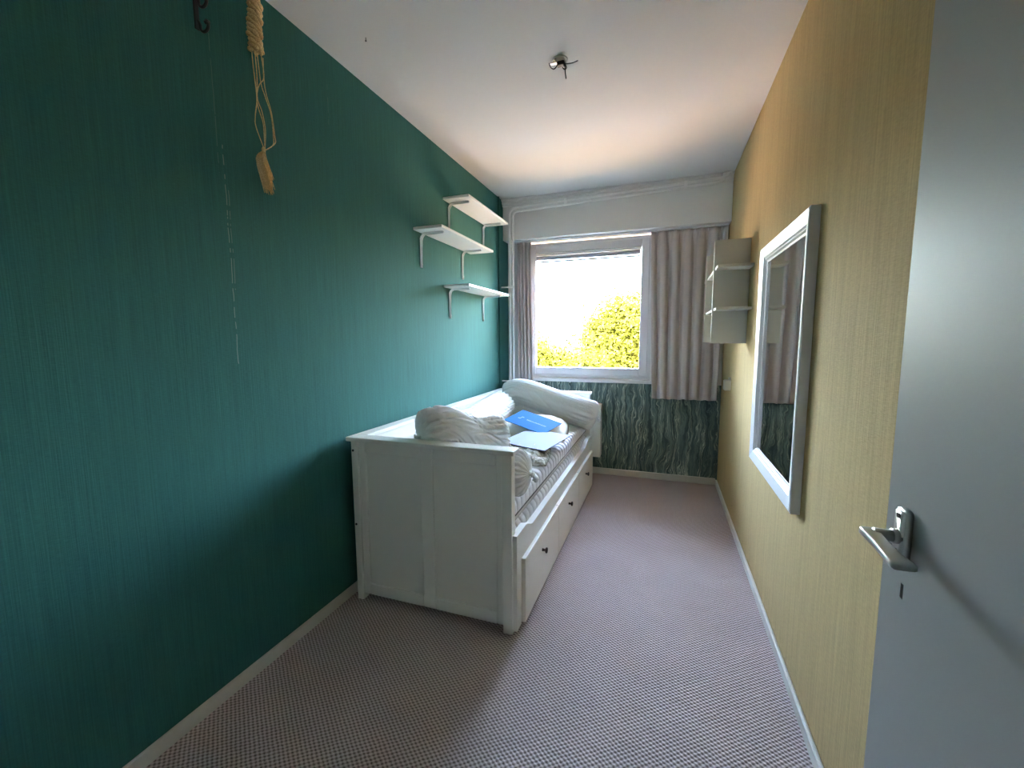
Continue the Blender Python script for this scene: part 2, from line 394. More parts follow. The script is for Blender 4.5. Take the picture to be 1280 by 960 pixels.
# radiator under the window
rd = thing('radiator', (.55, 3.98, .19), 'white panel radiator on the veined green wall behind the daybed', 'radiator')
link('front_panel', B((.12, 3.925, .195), (.955, 3.937, .695), .004), 'radiator', rd)
for i in range(16):
    x = .145 + i*.0513
    if x < .93: link('fluting', B((x, 3.917, .225), (x+.026, 3.926, .665), .003), 'radiator', rd)
link('top_grille', B((.12, 3.937, .683), (.955, 4.02, .695), .002), 'radiator', rd)
link('side_cover', B((.945, 3.937, .2), (.955, 4.02, .69), .002), 'radiator', rd)
link('back_panel', B((.13, 4.012, .2), (.945, 4.022, .68), .002), 'radiator', rd)
for x in (.3, .8): link('wall_bracket', B((x, 4.02, .3), (x+.03, D, .6)), 'radiator', rd)

# ------------------------------------------------------------------ daybed
bx0, bx1, by0, by1, bh = .052, .889, 1.63, 3.706, .8435
bed = thing('daybed', ((bx0+bx1)/2, (by0+by1)/2, 0), 'white wooden daybed with three drawers and panelled ends along the teal wall', 'bed')
def end_panel(y0, s):
    """panelled end; s=+1 near end (outside faces -y), -1 far end"""
    Y = lambda d: y0 + s*d
    fld = link('end_panel', B((bx0+.02, Y(.020), .03), (bx1-.02, Y(.034), bh-.03)), 'white', bed)
    for a, b in ((bx0, bx0+.036), (bx1-.045, bx1)):
        link('post', B((a, Y(0), 0), (b, Y(.045), bh-.02), .003), 'white', fld)
    link('top_board', B((bx0-.018, Y(-.016), bh-.021), (bx1+.014, Y(.062), bh), .004), 'white', fld)
    for a, b, n in ((bx0+.036, bx0+.075, 'stile'), (.432, .499, 'stile'), (bx1-.078, bx1-.045, 'stile')):
        link(n, B((a, Y(.010), .03), (b, Y(.024), bh-.02), .006, 2), 'white', fld)
    for xa, xb in ((bx0+.075, .432), (.499, bx1-.078)):
        link('rail', B((xa, Y(.010), .03), (xb, Y(.024), .088), .004, 2), 'white', fld)
        link('rail', B((xa, Y(.010), .762), (xb, Y(.024), bh-.02), .006, 2), 'white', fld)
    return fld
f1 = end_panel(by0, 1); f2 = end_panel(by1, -1)
for z in (.775, .398): link('bolt', cyl((bx0+.012, by0-.002, z), (0, 1, 0), .006, .004, 10), 'black', f1)
bp = link('back_panel', B((bx0+.012, by0+.045, .30), (bx0+.022, by1-.045, bh-.03)), 'white', bed)
link('top_board', B((bx0-.018, by0+.062, bh-.021), (bx0+.052, by1-.062, bh), .004), 'white', bp)
link('rail', B((bx0+.018, by0+.045, .745), (bx0+.036, by1-.045, bh-.021), .004), 'white', bp)
link('rail', B((bx0+.018, by0+.045, .30), (bx0+.036, by1-.045, .40), .004), 'white', bp)
for i in range(5):
    y = by0+.045 + i*(by1-by0-.09-.07)/4
    link('stile', B((bx0+.018, y, .40), (bx0+.036, y+.07, .745), .004), 'white', bp)
# wavy front rail
fx0, fx1 = bx1-.012, .908
def topz(y):
    def sm(t): t = max(0, min(1, t)); return t*t*(3-2*t)
    return .420 + .038*(1-sm((y-1.765)/.125)) + .038*sm((y-3.36)/.14)
poly = [(by0+.012, .325)] + [(by1-.006, .325)]
ys = [by1-.006 - i*(by1-.006-by0-.012)/120 for i in range(121)]
poly += [(y, topz(y)) for y in ys]
link('front_rail', prism(bmesh.new(), poly, 0, fx0, fx1), 'white', bed)
link('front_stile', B((fx0, by0+.012, .012), (fx1, by0+.072, .327), .002), 'white', bed)
link('front_stile', B((fx0, by1-.05, .012), (fx1, by1-.006, .327), .002), 'white', bed)
link('bed_base', B((bx0+.04, by0+.05, .30), (fx0, by1-.05, .345)), 'white', bed)
dy0, dy1 = by0+.074, by1-.048; dw = (dy1-dy0)/3
for i in range(3):
    a, b = dy0+i*dw+.002, dy0+(i+1)*dw-.002
    dr = link('drawer', B((fx0-.005, a, .018), (.927, b, .328), .004, 2), 'white', bed)
    link('drawer_box', B((.30, a+.02, .03), (fx0-.006, b-.02, .24)), 'white', dr)
    kb = bmesh.new(); lathe(kb, [(0, .008), (.003, .0075), (.014, .006), (.017, .009), (.020, .0145), (.024, .0155), (.028, .013), (.030, .004)], (.926, (a+b)/2-.04, .232), (1, 0, 0), 16)
    link('knob', kb, 'knob', dr, True)

# mattresses
def mattress(x0, x1, y0, y1, z0, z1, zs, label):
    root = thing('mattress', ((x0+x1)/2, (y0+y1)/2, z0), label, 'mattress', 'stacked mattresses')
    link('border', B((x0+.006, y0+.006, z0), (x1-.006, y1-.006, zs), .012, 3), 'matband', root, True)
    # ribbed cover: section profile from the seam, over the top, back to the seam
    sec = []; r = .042; n = 8
    sec.append((x0, zs-.002)); 
    for i in range(n+1): a = PI - PI/2*i/n; sec.append((x0+r+r*math.cos(a), z1-r+r*math.sin(a)))
    for i in range(1, 12): sec.append((x0+r+(x1-x0-2*r)*i/12, z1+.004*math.sin(PI*i/12)))
    for i in range(n+1): a = PI/2 - PI/2*i/n; sec.append((x1-r+r*math.cos(a), z1-r+r*math.sin(a)))
    sec.append((x1, zs-.002))
    cx, cz = (x0+x1)/2, zs
    ribs = 31; per = 10; bm = bmesh.new(); prev = None; L = y1-y0
    for i in range(ribs*per+1):
        y = y0 + L*i/(ribs*per); t = (i % per)/per; d = min(t, 1-t)*L/ribs
        gr = .0065*math.exp(-(d/.007)**2) - .0022*math.sin(PI*t)
        e = min(y-y0, y1-y); rd_ = .035
        inset = 0 if e > rd_ else rd_ - math.sqrt(max(0, rd_**2-(rd_-e)**2))
        ring = []
        for (x, z) in sec:
            hgt = max(0, min(1, (z-zs)/.03))
            k_ = gr*hgt
            X_ = x - (k_ if x > x1-r-.001 else (-k_ if x < x0+r+.001 else 0))*(1 if z < z1-.01 else .5)
            Z_ = z - (k_ if z > z1-r else 0) - inset*hgt
            ring.append(bm.verts.new((X_, y, max(zs-.002, Z_))))
        if prev:
            for j in range(len(sec)-1): bm.faces.new((prev[j], prev[j+1], ring[j+1], ring[j]))
        else: bm.faces.new(ring)
        prev = ring
    bm.faces.new(prev[::-1]); bmesh.ops.recalc_face_normals(bm, faces=bm.faces)
    link('ribbed_cover', bm, 'mattress', root, True)
    bm = bmesh.new(); c = .03
    loop = [(x0+c, y0), (x1-c, y0), (x1, y0+c), (x1, y1-c), (x1-c, y1), (x0+c, y1), (x0, y1-c), (x0, y0+c), (x0+c, y0)]
    tube(bm, [(a, b, zs) for a, b in loop], .0035, 6, False); link('piping', bm, 'seam', root, True)
mattress(.092, .872, 1.70, 3.640, .345, .470, .385, 'lower white ribbed mattress resting in the daybed frame')
mattress(.094, .868, 1.702, 3.636, .470, .592, .512, 'upper white ribbed mattress with dark piping on top of the stack')

# bolsters
def bolster(path, radii, label, seed, pleat=(1, 1), ntw=22, flat=None, crease=1.0, knots=(1, 1), zmin=None):
    pts = catmull(path, 14); n = len(pts)
    L = [0]
    for i in range(1, n): L.append(L[-1]+(pts[i]-pts[i-1]).length)
    tot = L[-1]
    root = thing('bolster', (pts[n//2].x, pts[n//2].y, min(p.z for p in pts)-max(radii)), label, 'bolster', 'white bolster cushions on the daybed')
    # resample with rounded gathered ends
    st = []
    N = 120
    R0 = sum(radii)/len(radii)
    for i in range(N+1):
        a = i/N; s = tot*(.5-.5*math.cos(PI*a)) if True else a*tot
        j = 0
        while j < n-2 and L[j+1] < s: j += 1
        f_ = (s-L[j])/max(1e-6, L[j+1]-L[j]); p = pts[j].lerp(pts[j+1], f_)
        q = s/tot*(len(radii)-1); qi = min(int(q), len(radii)-2); rr = radii[qi]*(1-(q-qi))+radii[qi+1]*(q-qi)
        e0, e1 = s/(R0*.55), (tot-s)/(R0*.55)
        prof = 1
        for e in (e0, e1):
            if e < 1: prof *= (max(0.0, 1-(1-e)**2.6))**.5
        st.append((p, max(.008, rr*prof), s))
    path2 = [x[0] for x in st]; fr = frames([Vector(p) for p in path2]); bm = bmesh.new(); rings = []
    seg = 168
    for i, (p, rr, s) in enumerate(st):
        t, nn, bb = fr[i]; ring = []
        for j in range(seg):
            a = 2*PI*j/seg; w = 0
            e0 = math.exp(-s/(R0*1.0)); e1 = math.exp(-(tot-s)/(R0*1.0))
            tw = 5*noise.noise(Vector((math.cos(a)*1.2, math.sin(a)*1.2, seed)))
            sl = 2.2*s/R0*(1 if seed % 2 else -1)*crease                     # folds wind slowly round the body
            w += .085*(pleat[0]*e0*math.cos(ntw*a+tw) + pleat[1]*e1*math.cos((ntw+3)*a+tw))
            q = nn*math.cos(a)+bb*math.sin(a)
            env = max(0, .35+noise.noise(Vector((s*6+seed, q.z*1.6, q.x*1.6+q.y))))
            w += crease*.050*env*math.cos((ntw-5)*a + tw + sl + 2.5*noise.noise(Vector((s*14, q.z*2, seed))))
            w += crease*.045*noise.noise(Vector((s*9+seed, q.z*1.6, q.x*1.6+q.y)))
            cr = noise.noise(Vector((s*13+q.z*3.0, seed*1.7, q.x*1.3+q.y*1.3)))
            w -= crease*.09*max(0, 1-abs(cr)*9)
            pt = p + q*rr*(1+w)
            if pt.x < .875 and 1.68 < pt.y < 3.65 and zmin is not None and pt.z < zmin: pt.z = zmin + (pt.z-zmin)*.06
            ring.append(bm.verts.new(pt))
        rings.append(ring)
    for i in range(len(rings)-1):
        for j in range(seg): bm.faces.new((rings[i][j], rings[i][(j+1) % seg], rings[i+1][(j+1) % seg], rings[i+1][j]))
    bm.faces.new(rings[0][::-1]); bm.faces.new(rings[-1])
    link('cover', bm, 'cotton', root, True)
    for on, p, t in ((knots[0], path2[0], -fr[0][0]), (knots[1], path2[-1], fr[-1][0])):
        if not on: continue
        bm = bmesh.new()
        q = [p - t*.006, p + t*.006, p + t*.016 + Vector((0, 0, -.004)), p + t*.024 + Vector((.003, 0, -.016)), p + t*.026 + Vector((.006, 0, -.034))]
        tube(bm, catmull(q, 4), [.011+.004*math.sin(i*1.1) for i in range(17)], 12, True, lambda i, a: 1+.22*math.cos(5*a))
        link('knot', bm, 'cotton', root, True)
MT = .594
bolster([(.17, 3.50, .80), (.33, 3.49, .845), (.62, 3.475, .765), (.985, 3.43, .668)], [.112, .118, .118, .120], 'long smooth bolster lying across the far end of the daybed', 4, (1, 1.3), crease=.25, zmin=MT+.002)
bolster([(.215, 2.50, .705), (.205, 2.80, .715), (.21, 3.34, .745)], [.110, .118, .122], 'bolster leaning along the back panel of the daybed', 9, crease=.55, zmin=MT+.002)
bolster([(.10, 1.79, .70), (.5, 1.785, .70), (.925, 1.775, .70)], [.105, .103, .100], 'lower bolster lying along the near end panel, under another bolster', 15, (1, 1.6), crease=.7, zmin=MT+.002, knots=(0, 1))
bolster([(.385, 1.725, .845), (.46, 1.83, .858), (.555, 1.96, .80), (.675, 2.10, .765)], [.118, .116, .110, .132], 'crumpled bolster lying bent on top of the lower bolster', 23, (1.5, 1), crease=1.15, zmin=MT+.002)

# flat pillow, crumpled cloth and folders
def pillow(name, label, cat, c, sx, sy, h, ang, mt, seed, wr):
    n = 36; bm = bmesh.new(); ca, sa = math.cos(ang), math.sin(ang)
    def pt(i, j, top):
        u, v = 2*i/n-1, 2*j/n-1
        e = max(0, (1-abs(u)**3.0))*max(0, (1-abs(v)**3.0)); hh = h*e**.5
        x, y = u*sx*(1-.05*v*v), v*sy*(1-.05*u*u)
        w = wr*(noise.noise((x*14+seed, y*14, 1))+.6*noise.noise((x*34, y*30+seed, 3)))*min(1, e*3)
        return Vector((c[0]+x*ca-y*sa, c[1]+x*sa+y*ca, c[2] + (hh*(1+w)+abs(w)*.012 if top else 0)))
    Tt = [[bm.verts.new(pt(i, j, True)) for j in range(n+1)] for i in range(n+1)]
    Bt = [[Tt[i][j] if i in (0, n) or j in (0, n) else bm.verts.new(pt(i, j, False)) for j in range(n+1)] for i in range(n+1)]
    for i in range(n):
        for j in range(n):
            bm.faces.new((Tt[i][j], Tt[i+1][j], Tt[i+1][j+1], Tt[i][j+1]))
            if 0 < i < n-1 or 0 < j < n-1 or True:
                try: bm.faces.new((Bt[i][j], Bt[i][j+1], Bt[i+1][j+1], Bt[i+1][j]))
                except ValueError: pass
    o = link(name, bm, mt, None, True, origin=c)
    return tag(o, label, cat)
pillow('pillow', 'flat beige pillow under the blue folder', 'pillow', (.565, 3.07, MT+.003), .26, .28, .115, .15, 'beigepillow', 2, .10)
pillow('crumpled_cloth', 'crumpled beige and grey patterned cloth under the pale blue card', 'cloth', (.56, 2.42, MT+.003), .29, .26, .055, .2, 'pattern', 6, .5)
def sheet(name, N, R, F, th, mt, label, cat):
    N, R, F = Vector(N), Vector(R), Vector(F); Q = N+F-R; nrm = (R-N).cross(F-R).normalized()
    if nrm.z < 0: nrm = -nrm
    root = thing(name, tuple((N+F)/2), label, cat)
    bm = bmesh.new(); A = [bm.verts.new(p) for p in (N, R, F, Q)]; C = [bm.verts.new(p+nrm*th) for p in (N, R, F, Q)]
    bm.faces.new(A); bm.faces.new(C)
    for i in range(4): bm.faces.new((A[i], A[(i+1) % 4], C[(i+1) % 4], C[i]))
    bmesh.ops.recalc_face_normals(bm, faces=bm.faces); link('cover', bm, mt, root)
    return root, (lambda u, v, h: N + (Q-N)*u + (R-N)*v + nrm*(th+h))
# u runs from the corner by the mattress edge towards the teal wall, v towards the window
fo, at = sheet('folder', (.721, 2.755, .652), (.801, 2.967, .694), (.494, 3.008, .772), .004, 'blue', 'bright blue folder with pale lettering on the beige pillow', 'folder')
def strip(bm, at, u0, u1, v0, v1):
    bm.faces.new([bm.verts.new(at(u, v, .0006)) for u, v in ((u0, v0), (u0, v1), (u1, v1), (u1, v0))])
bm = bmesh.new(); rr = random.Random(3); u = .16
while u < .62:
    wdt = rr.uniform(.012, .024); strip(bm, at, u, u+wdt, .44, .44+rr.choice((.045, .06, .06))); u += wdt+.008
link('lettering', bm, 'print', fo)
bm = bmesh.new(); strip(bm, at, .78, .80, .40, .56); strip(bm, at, .74, .78, .52, .56); strip(bm, at, .80, .84, .40, .44); link('emblem', bm, 'print', fo)
sheet('card_folder', (.838, 2.36, .648), (.905, 2.79, .650), (.60, 2.84, .668), .004, 'paleblue', 'large pale blue card lying on the patterned cloth beside the blue folder', 'folder')

# ------------------------------------------------------------------ wall shelves on the teal wall
def shelf(y0, y1, z, ybr, label, blen=.215):
    root = thing('wall_shelf', (0, (y0+y1)/2, z-.2), label, 'shelf', 'bracket shelves on the teal wall')
    link('board', B((.004, y0, z), (.204, y1, z+.017), .0025), 'shelfwhite', root)
    for y in ybr:
        bm = bmesh.new(); r = .038
        P_ = [(.0045, y, z-blen)] + [(.0065, y, z-blen*.5)]
        for i in range(9): a = PI - PI/2*i/8; P_.append((.008+r+r*math.cos(a), y, z-.006-r+r*math.sin(a)))
        P_ += [(.10, y, z-.0065), (.165, y, z-.0045)]
        n = len(P_); wd = [.008+.007*min(1, i/3) if i < 5 else .015-.006*max(0, (i-n+3)/2) for i in range(n)]
        # pressed steel strap with a raised middle rib
        L_ = []
        for i, p in enumerate(P_):
            a = P_[max(0, i-1)]; b = P_[min(n-1, i+1)]; tn = Vector((b[0]-a[0], 0, b[2]-a[2])).normalized(); nn = Vector((tn.z, 0, -tn.x))
            w = wd[i]; q = Vector(p)
            L_.append([bm.verts.new(q+Vector((0, dy*w, 0))+nn*h) for dy, h in ((-1, -.0035), (-1, .002), (-.35, .0025), (0, .0085), (.35, .0025), (1, .002), (1, -.0035))])
        for i in range(n-1):
            for j in range(7): bm.faces.new((L_[i][j], L_[i][(j+1) % 7], L_[i+1][(j+1) % 7], L_[i+1][j]))
        bm.faces.new(L_[0]); bm.faces.new(L_[-1]); bmesh.ops.recalc_face_normals(bm, faces=bm.faces)
        bk = link('bracket', bm, 'metalwhite', root)
        for zz in (z-blen+.02, z-.07): link('screw', cyl((.009, y, zz), (1, 0, 0), .004, .004, 8), 'alu', bk)
shelf(2.325, 3.155, 1.985, (2.412, 3.01), 'middle white wall shelf on two brackets, between the two other shelves')
shelf(2.715, 3.50, 2.278, (2.80, 3.42), 'topmost white wall shelf on two brackets under the ceiling')
shelf(2.70, 3.50, 1.678, (2.79, 3.40), 'lowest white wall shelf on two brackets, above the bolsters')

# ------------------------------------------------------------------ shelf unit on the ochre wall
su = thing('wall_shelf_unit', (1.875, 3.3, 1.277), 'greige interlocking wall shelf unit between the mirror and the curtain', 'shelf unit')
link('upright', B((1.768, 2.985, 1.277), (W, 3.003, 1.92), .0015, 1), 'unit', su)
link('upright', B((1.768, 3.50, 1.277), (W, 3.518, 1.912), .0015, 1), 'unit', su)
for z in (1.481, 1.733): link('shelf_board', B((1.776, 2.845, z), (W, 3.72, z+.016), .0015, 1), 'unit', su)

# mirror
mr = thing('mirror', (W, 2.115, .68), 'tall wall mirror in a white moulded frame on the ochre wall', 'mirror')
mx0, my0, my1, mz0, mz1, fw = W-.032, 1.722, 2.508, .672, 1.762, .075
def molding(a, b, along, inward):
    """frame side from a to b (outer edge), mitred; profile (inset, height)"""
    prof = [(0, .0), (0, .030), (.006, .034), (.050, .027), (.056, .020), (.062, .021), (.068, .014), (fw, .012), (fw, 0)]
    bm = bmesh.new(); a, b, al, inn = Vector(a), Vector(b), Vector(along), Vector(inward)
    R1 = [bm.verts.new(a + al*i + inn*i + Vector((-h, 0, 0))) for i, h in prof]; R2 = [bm.verts.new(b - al*i + inn*i + Vector((-h, 0, 0))) for i, h in prof]
    for i in range(len(prof)-1): bm.faces.new((R1[i], R1[i+1], R2[i+1], R2[i]))
    bm.faces.new(R1); bm.faces.new(R2[::-1]); bmesh.ops.recalc_face_normals(bm, faces=bm.faces); return bm
xw_ = W-.0005
cs = [(xw_, my0, mz0), (xw_, my1, mz0), (xw_, my1, mz1), (xw_, my0, mz1)]
for i, (al, inn) in enumerate((((0, 1, 0), (0, 0, 1)), ((0, 0, 1), (0, -1, 0)), ((0, -1, 0), (0, 0, -1)), ((0, 0, -1), (0, 1, 0)))):
    link('frame_side', molding(cs[i], cs[(i+1) % 4], al, inn), 'gloss', mr)
link('mirror_glass', B((W-.010, my0+fw-.01, mz0+fw-.01), (W-.006, my1-fw+.01, mz1-fw+.01)), 'mirror', mr)

# socket box by the curtain
sb = thing('wall_socket', (W, 3.53, .91), 'small cream surface socket box on the ochre wall below the shelf unit', 'socket')
link('box', B((W-.042, 3.50, .915), (W-.0005, 3.58, .992), .004), 'box', sb)
link('cover', B((W-.046, 3.503, .918), (W-.041, 3.577, .989), .002), 'box', sb)
link('cable_sleeve', B((W-.014, 3.53, .99), (W-.0005, 3.55, 1.012), .003), 'box', sb)

# ------------------------------------------------------------------ door, opened against the ochre wall
da = math.radians(2.0); dd = Vector((-math.sin(da), math.cos(da), 0)); dn = Vector((-math.cos(da), -math.sin(da), 0))   # hinge->free edge, face normal
HP = Vector((1.806, .678, 1.046))                              # spindle on the door face
edge = HP + dd*.050; hinge = edge - dd*.83
def dpt(s, h, z): return Vector((hinge.x, hinge.y, 0)) + dd*s + dn*h + Vector((0, 0, z))     # s from hinge, h out of the face
def dbox(s0, s1, h0, h1, z0, z1, bev=0, seg=2):
    bm = B((s0, h0, z0), (s1, h1, z1), bev, seg)
    for v in bm.verts: v.co = dpt(*v.co)
    bmesh.ops.recalc_face_normals(bm, faces=bm.faces); return bm
sp = .78
bm = bmesh.new(); k0, k1, q0, q1 = sp-.0055, sp+.0015, .956, .977          # key slot
for a, b in (((0, -.04, .012), (k0, 0, 2.085)), ((k1, -.04, .012), (.83, 0, 2.085)), ((k0, -.04, .012), (k1, 0, q0)), ((k0, -.04, q1), (k1, 0, 2.085)), ((k0, -.04, q0), (k1, -.032, q1))): box(bm, a, b)
for v in bm.verts: v.co = dpt(*v.co)
bmesh.ops.recalc_face_normals(bm, faces=bm.faces)
door = struct('door_1', bm, 'door')
def dplate(pts, h0, h1, bev):
    bm = bmesh.new(); prism(bm, pts, 1, h0, h1)
    bmesh.ops.bevel(bm, geom=[e for e in bm.edges if abs(e.verts[0].co.y-h1) < 1e-6 and abs(e.verts[1].co.y-h1) < 1e-6], offset=bev, segments=3, affect='EDGES')
    for v in bm.verts: v.co = dpt(*v.co)
    bmesh.ops.recalc_face_normals(bm, faces=bm.faces); return bm
pl = [(sp-.011+.003*0, 1.022)]
pl = []
for cx, cz, a0 in ((sp+.006, 1.084-.006, 0), (sp-.006, 1.084-.006, 90), (sp-.006, 1.013+.006, 180), (sp+.006, 1.013+.006, 270)):
    for i in range(5): a = math.radians(a0+90*i/4); pl.append((cx+.007*math.cos(a), cz+.006*math.sin(a)))
hd = link('door_handle', dplate(pl, .0, .010, .003), 'alu', door, True)
for z in (1.074, 1.023): link('screw', T([dpt(sp, .0095, z), dpt(sp, .0112, z)], .0038, 10), 'black', hd)
# neck and lever
link('collar', T([dpt(sp, .008, 1.044), dpt(sp, .016, 1.044)], .0105, 16), 'alu', hd, True)
bm = bmesh.new()
NK = [dpt(sp, .012, 1.044), dpt(sp, .026, 1.0442), dpt(sp, .037, 1.0445)]
tube(bm, NK, [.0088, .0080, .0085], 16); link('neck', bm, 'alu', hd, True)
# flat tapering grip running back towards the hinge
bm = bmesh.new(); rows = []
for (s, h, z, w, t) in ((sp+.011, .0415, 1.0445, .006, .004), (sp+.008, .0405, 1.0445, .0085, .0058), (sp-.002, .0405, 1.044, .0085, .006), (sp-.030, .0415, 1.0425, .0075, .0052), (sp-.060, .0425, 1.041, .0085, .0048), (sp-.082, .0425, 1.0405, .0105, .0048), (sp-.088, .042, 1.040, .010, .004)):
    ring = []
    for j in range(16):
        a = 2*PI*j/16; ca, sa = math.cos(a), math.sin(a)
        ring.append(bm.verts.new(dpt(s, h + math.copysign(abs(ca)**.4, ca)*w*1.25, z + math.copysign(abs(sa)**.4, sa)*t)))
    rows.append(ring)
for i in range(len(rows)-1):
    for j in range(16): bm.faces.new((rows[i][j], rows[i][(j+1) % 16], rows[i+1][(j+1) % 16], rows[i+1][j]))
bm.faces.new(rows[0][::-1]); bm.faces.new(rows[-1]); bmesh.ops.recalc_face_normals(bm, faces=bm.faces)
link('lever', bm, 'alu', hd, True)
# lock case seen through the key slot
link('lock_case', dbox(k0, k1, -.0318, -.028, q0, q1), 'alu', door)
for z in (.25, 1.85): link('hinge', T([dpt(-.004, .004, z), dpt(-.004, .004, z+.09)], .008, 10), 'alu', door)

# ------------------------------------------------------------------ ceiling outlet with loose wires, hook and nail
cl = thing('ceiling_outlet', (.984, 2.071, H), 'open ceiling light outlet with loose black wires', 'ceiling outlet')
C0 = Vector((.984, 2.071, H))
bm = bmesh.new(); tube(bm, [C0+Vector((.034*math.cos(a), .034*math.sin(a), -.002)) for a in [2*PI*i/20 for i in range(21)]], .0035, 6, False); link('ring', bm, 'ceiling', cl, True)
link('junction_box', cyl(C0+Vector((0, 0, .08)), (0, 0, 1), .021, .01, 20), 'hall', cl)
link('mounting_strap', B(C0+Vector((-.045, -.006, -.012)), C0+Vector((.012, .006, -.009)), .001, 1), 'alu', cl)
link('terminal_block', B(C0+Vector((-.012, -.014, -.028)), C0+Vector((.022, .012, -.010)), .003), 'black', cl)
for q in ([(.015, 0, -.015), (.035, -.005, -.026), (.06, .004, -.022), (.085, 0, -.02)], [(.012, -.004, -.018), (.026, -.012, -.04), (.030, -.016, -.07), (.034, -.018, -.098)],
          [(-.01, .005, -.015), (-.03, .01, -.028), (-.045, 0, -.022), (-.05, -.008, -.008)], [(0, 0, -.012), (.015, .02, -.032), (.03, .008, -.035), (.02, -.01, -.02)]):
    link('wire', T(catmull([C0+Vector(p) for p in q], 6), .0026, 7), 'black', cl, True)
nl = link('ceiling_nail', T([(.228, 1.637, H), (.228, 1.637, H-.012), (.228, 1.637, H-.0125), (.228, 1.637, H-.015)], [.0016, .0016, .004, .004], 8), 'black')
tag(nl, 'tiny black nail sticking out of the ceiling near the teal wall', 'nail')

# iron hook rail on the teal wall
hk = thing('coat_hook', (0, 1.06, 2.33), 'black iron wall hook with curled ends beside the jute hanging', 'hook')
link('back_bar', B((.0005, 1.050, 2.335), (.006, 1.066, 2.56), .002), 'black', hk)
for z in (2.335, 2.41, 2.485):
    pth = []
    for i in range(13):
        a = math.radians(-200+290*i/12); r_ = .016
        pth.append((.022+r_*math.cos(a), 1.066+.006*i/12, z+.012+r_*math.sin(a)))
    pth = [(.005, 1.060, z+.03)] + pth
    link('curl', T(pth, .0048, 8), 'black', hk, True)
    link('tip', T([(.03, 1.068, z+.026), (.03, 1.078, z+.026)], .0075, 10), 'black', hk, True)

# jute wall hanging
mc = thing('macrame_hanger', (.045, 1.243, H-.02), 'knotted jute rope hanger with tassel on the teal wall', 'wall hanging')
MX, MY = .045, 1.243
link('ceiling_hook', T([(MX, MY, H), (MX, MY, H-.02), (MX+.008, MY, H-.03), (MX, MY, H-.04), (MX-.008, MY, H-.032)], .002, 6), 'alu', mc, True)
ztop, zkn = H-.036, 2.365
for kx in range(4):      # twisted, knotted upper part
    a0 = kx*PI/2; pth = []
    n = 60
    for i in range(n+1):
        t = i/n; a = a0 + t*2*PI*3.2; rr = .005+.014*min(1, t*5)+.003*math.sin(t*50+kx)
        pth.append((MX+.8*rr*math.cos(a), MY+rr*math.sin(a)+.004*math.sin(t*6), ztop+(zkn-ztop)*t))
    link('braid', T(pth, [.0075+.002*math.sin(i*1.25+kx) for i in range(n+1)], 8), 'rope', mc, True)
rk = random.Random(5)
for i in range(12):
    a = i*2.4; z = 2.545 - i*.0155
    bm = bmesh.new(); bmesh.ops.create_icosphere(bm, subdivisions=2, radius=.0085)
    for v in bm.verts: v.co = v.co*(1+.25*noise.noise(v.co*180)) + Vector((MX+.018*math.cos(a), MY+.020*math.sin(a), z))
    link('knot', bm, 'rope', mc, True)
zt_ = 2.03
for pth in ([(0, -.016, 2.37), (0, -.014, 2.30), (.004, -.012, 2.20), (.006, -.022, 2.13), (.003, -.020, 2.095), (0, .001, zt_)],
            [(0, -.006, 2.37), (.003, -.006, 2.28), (.004, -.010, 2.20), (.006, -.002, 2.16), (.004, .006, 2.10), (0, .003, zt_)],
            [(0, .014, 2.37), (.004, .016, 2.29), (0, .000, 2.25), (-.002, -.010, 2.19), (-.003, .004, 2.13), (-.002, .005, 2.09), (0, .003, zt_)],
            [(0, .020, 2.36), (.002, .017, 2.30), (.003, .020, 2.24), (.002, .028, 2.18), (.002, .034, 2.10), (.001, .034, 2.07), (0, .006, zt_)],
            [(-.004, .004, 2.37), (-.004, .010, 2.27), (-.003, .020, 2.23), (-.003, .030, 2.17), (-.003, .033, 2.09), (-.001, .028, 2.06), (0, .006, zt_)]):
    link('cord', T(catmull([(MX+a, MY+.004+1.5*b if z < 2.2 else MY+1.3*b, z) for a, b, z in pth], 6), .0017, 6), 'rope', mc, True)
bm = bmesh.new(); tube(bm, [(MX, MY+.003, zt_+.006), (MX, MY+.003, zt_), (MX, MY+.003, zt_-.014)], [.004, .0075, .006], 10); link('tassel_binding', bm, 'rope', mc, True)
bm = bmesh.new()
for i in range(170):
    a = rk.uniform(0, 2*PI); r_ = rk.random()**.5; l_ = rk.uniform(.085, .160)
    e = (MX+.016*r_*math.cos(a), MY+.016+.017*r_*math.sin(a)+rk.uniform(-.007, .007), zt_-l_)
    mid = (MX+.019*r_*math.cos(a), MY-.008+.020*r_*math.sin(a), zt_-l_*.45)
    tube(bm, catmull([(MX+.004*r_*math.cos(a), MY+.003+.005*r_*math.sin(a), zt_-.008), mid, e], 4), .0011, 3, False)
tag(link('tassel', bm, 'rope', mc), kind='stuff')

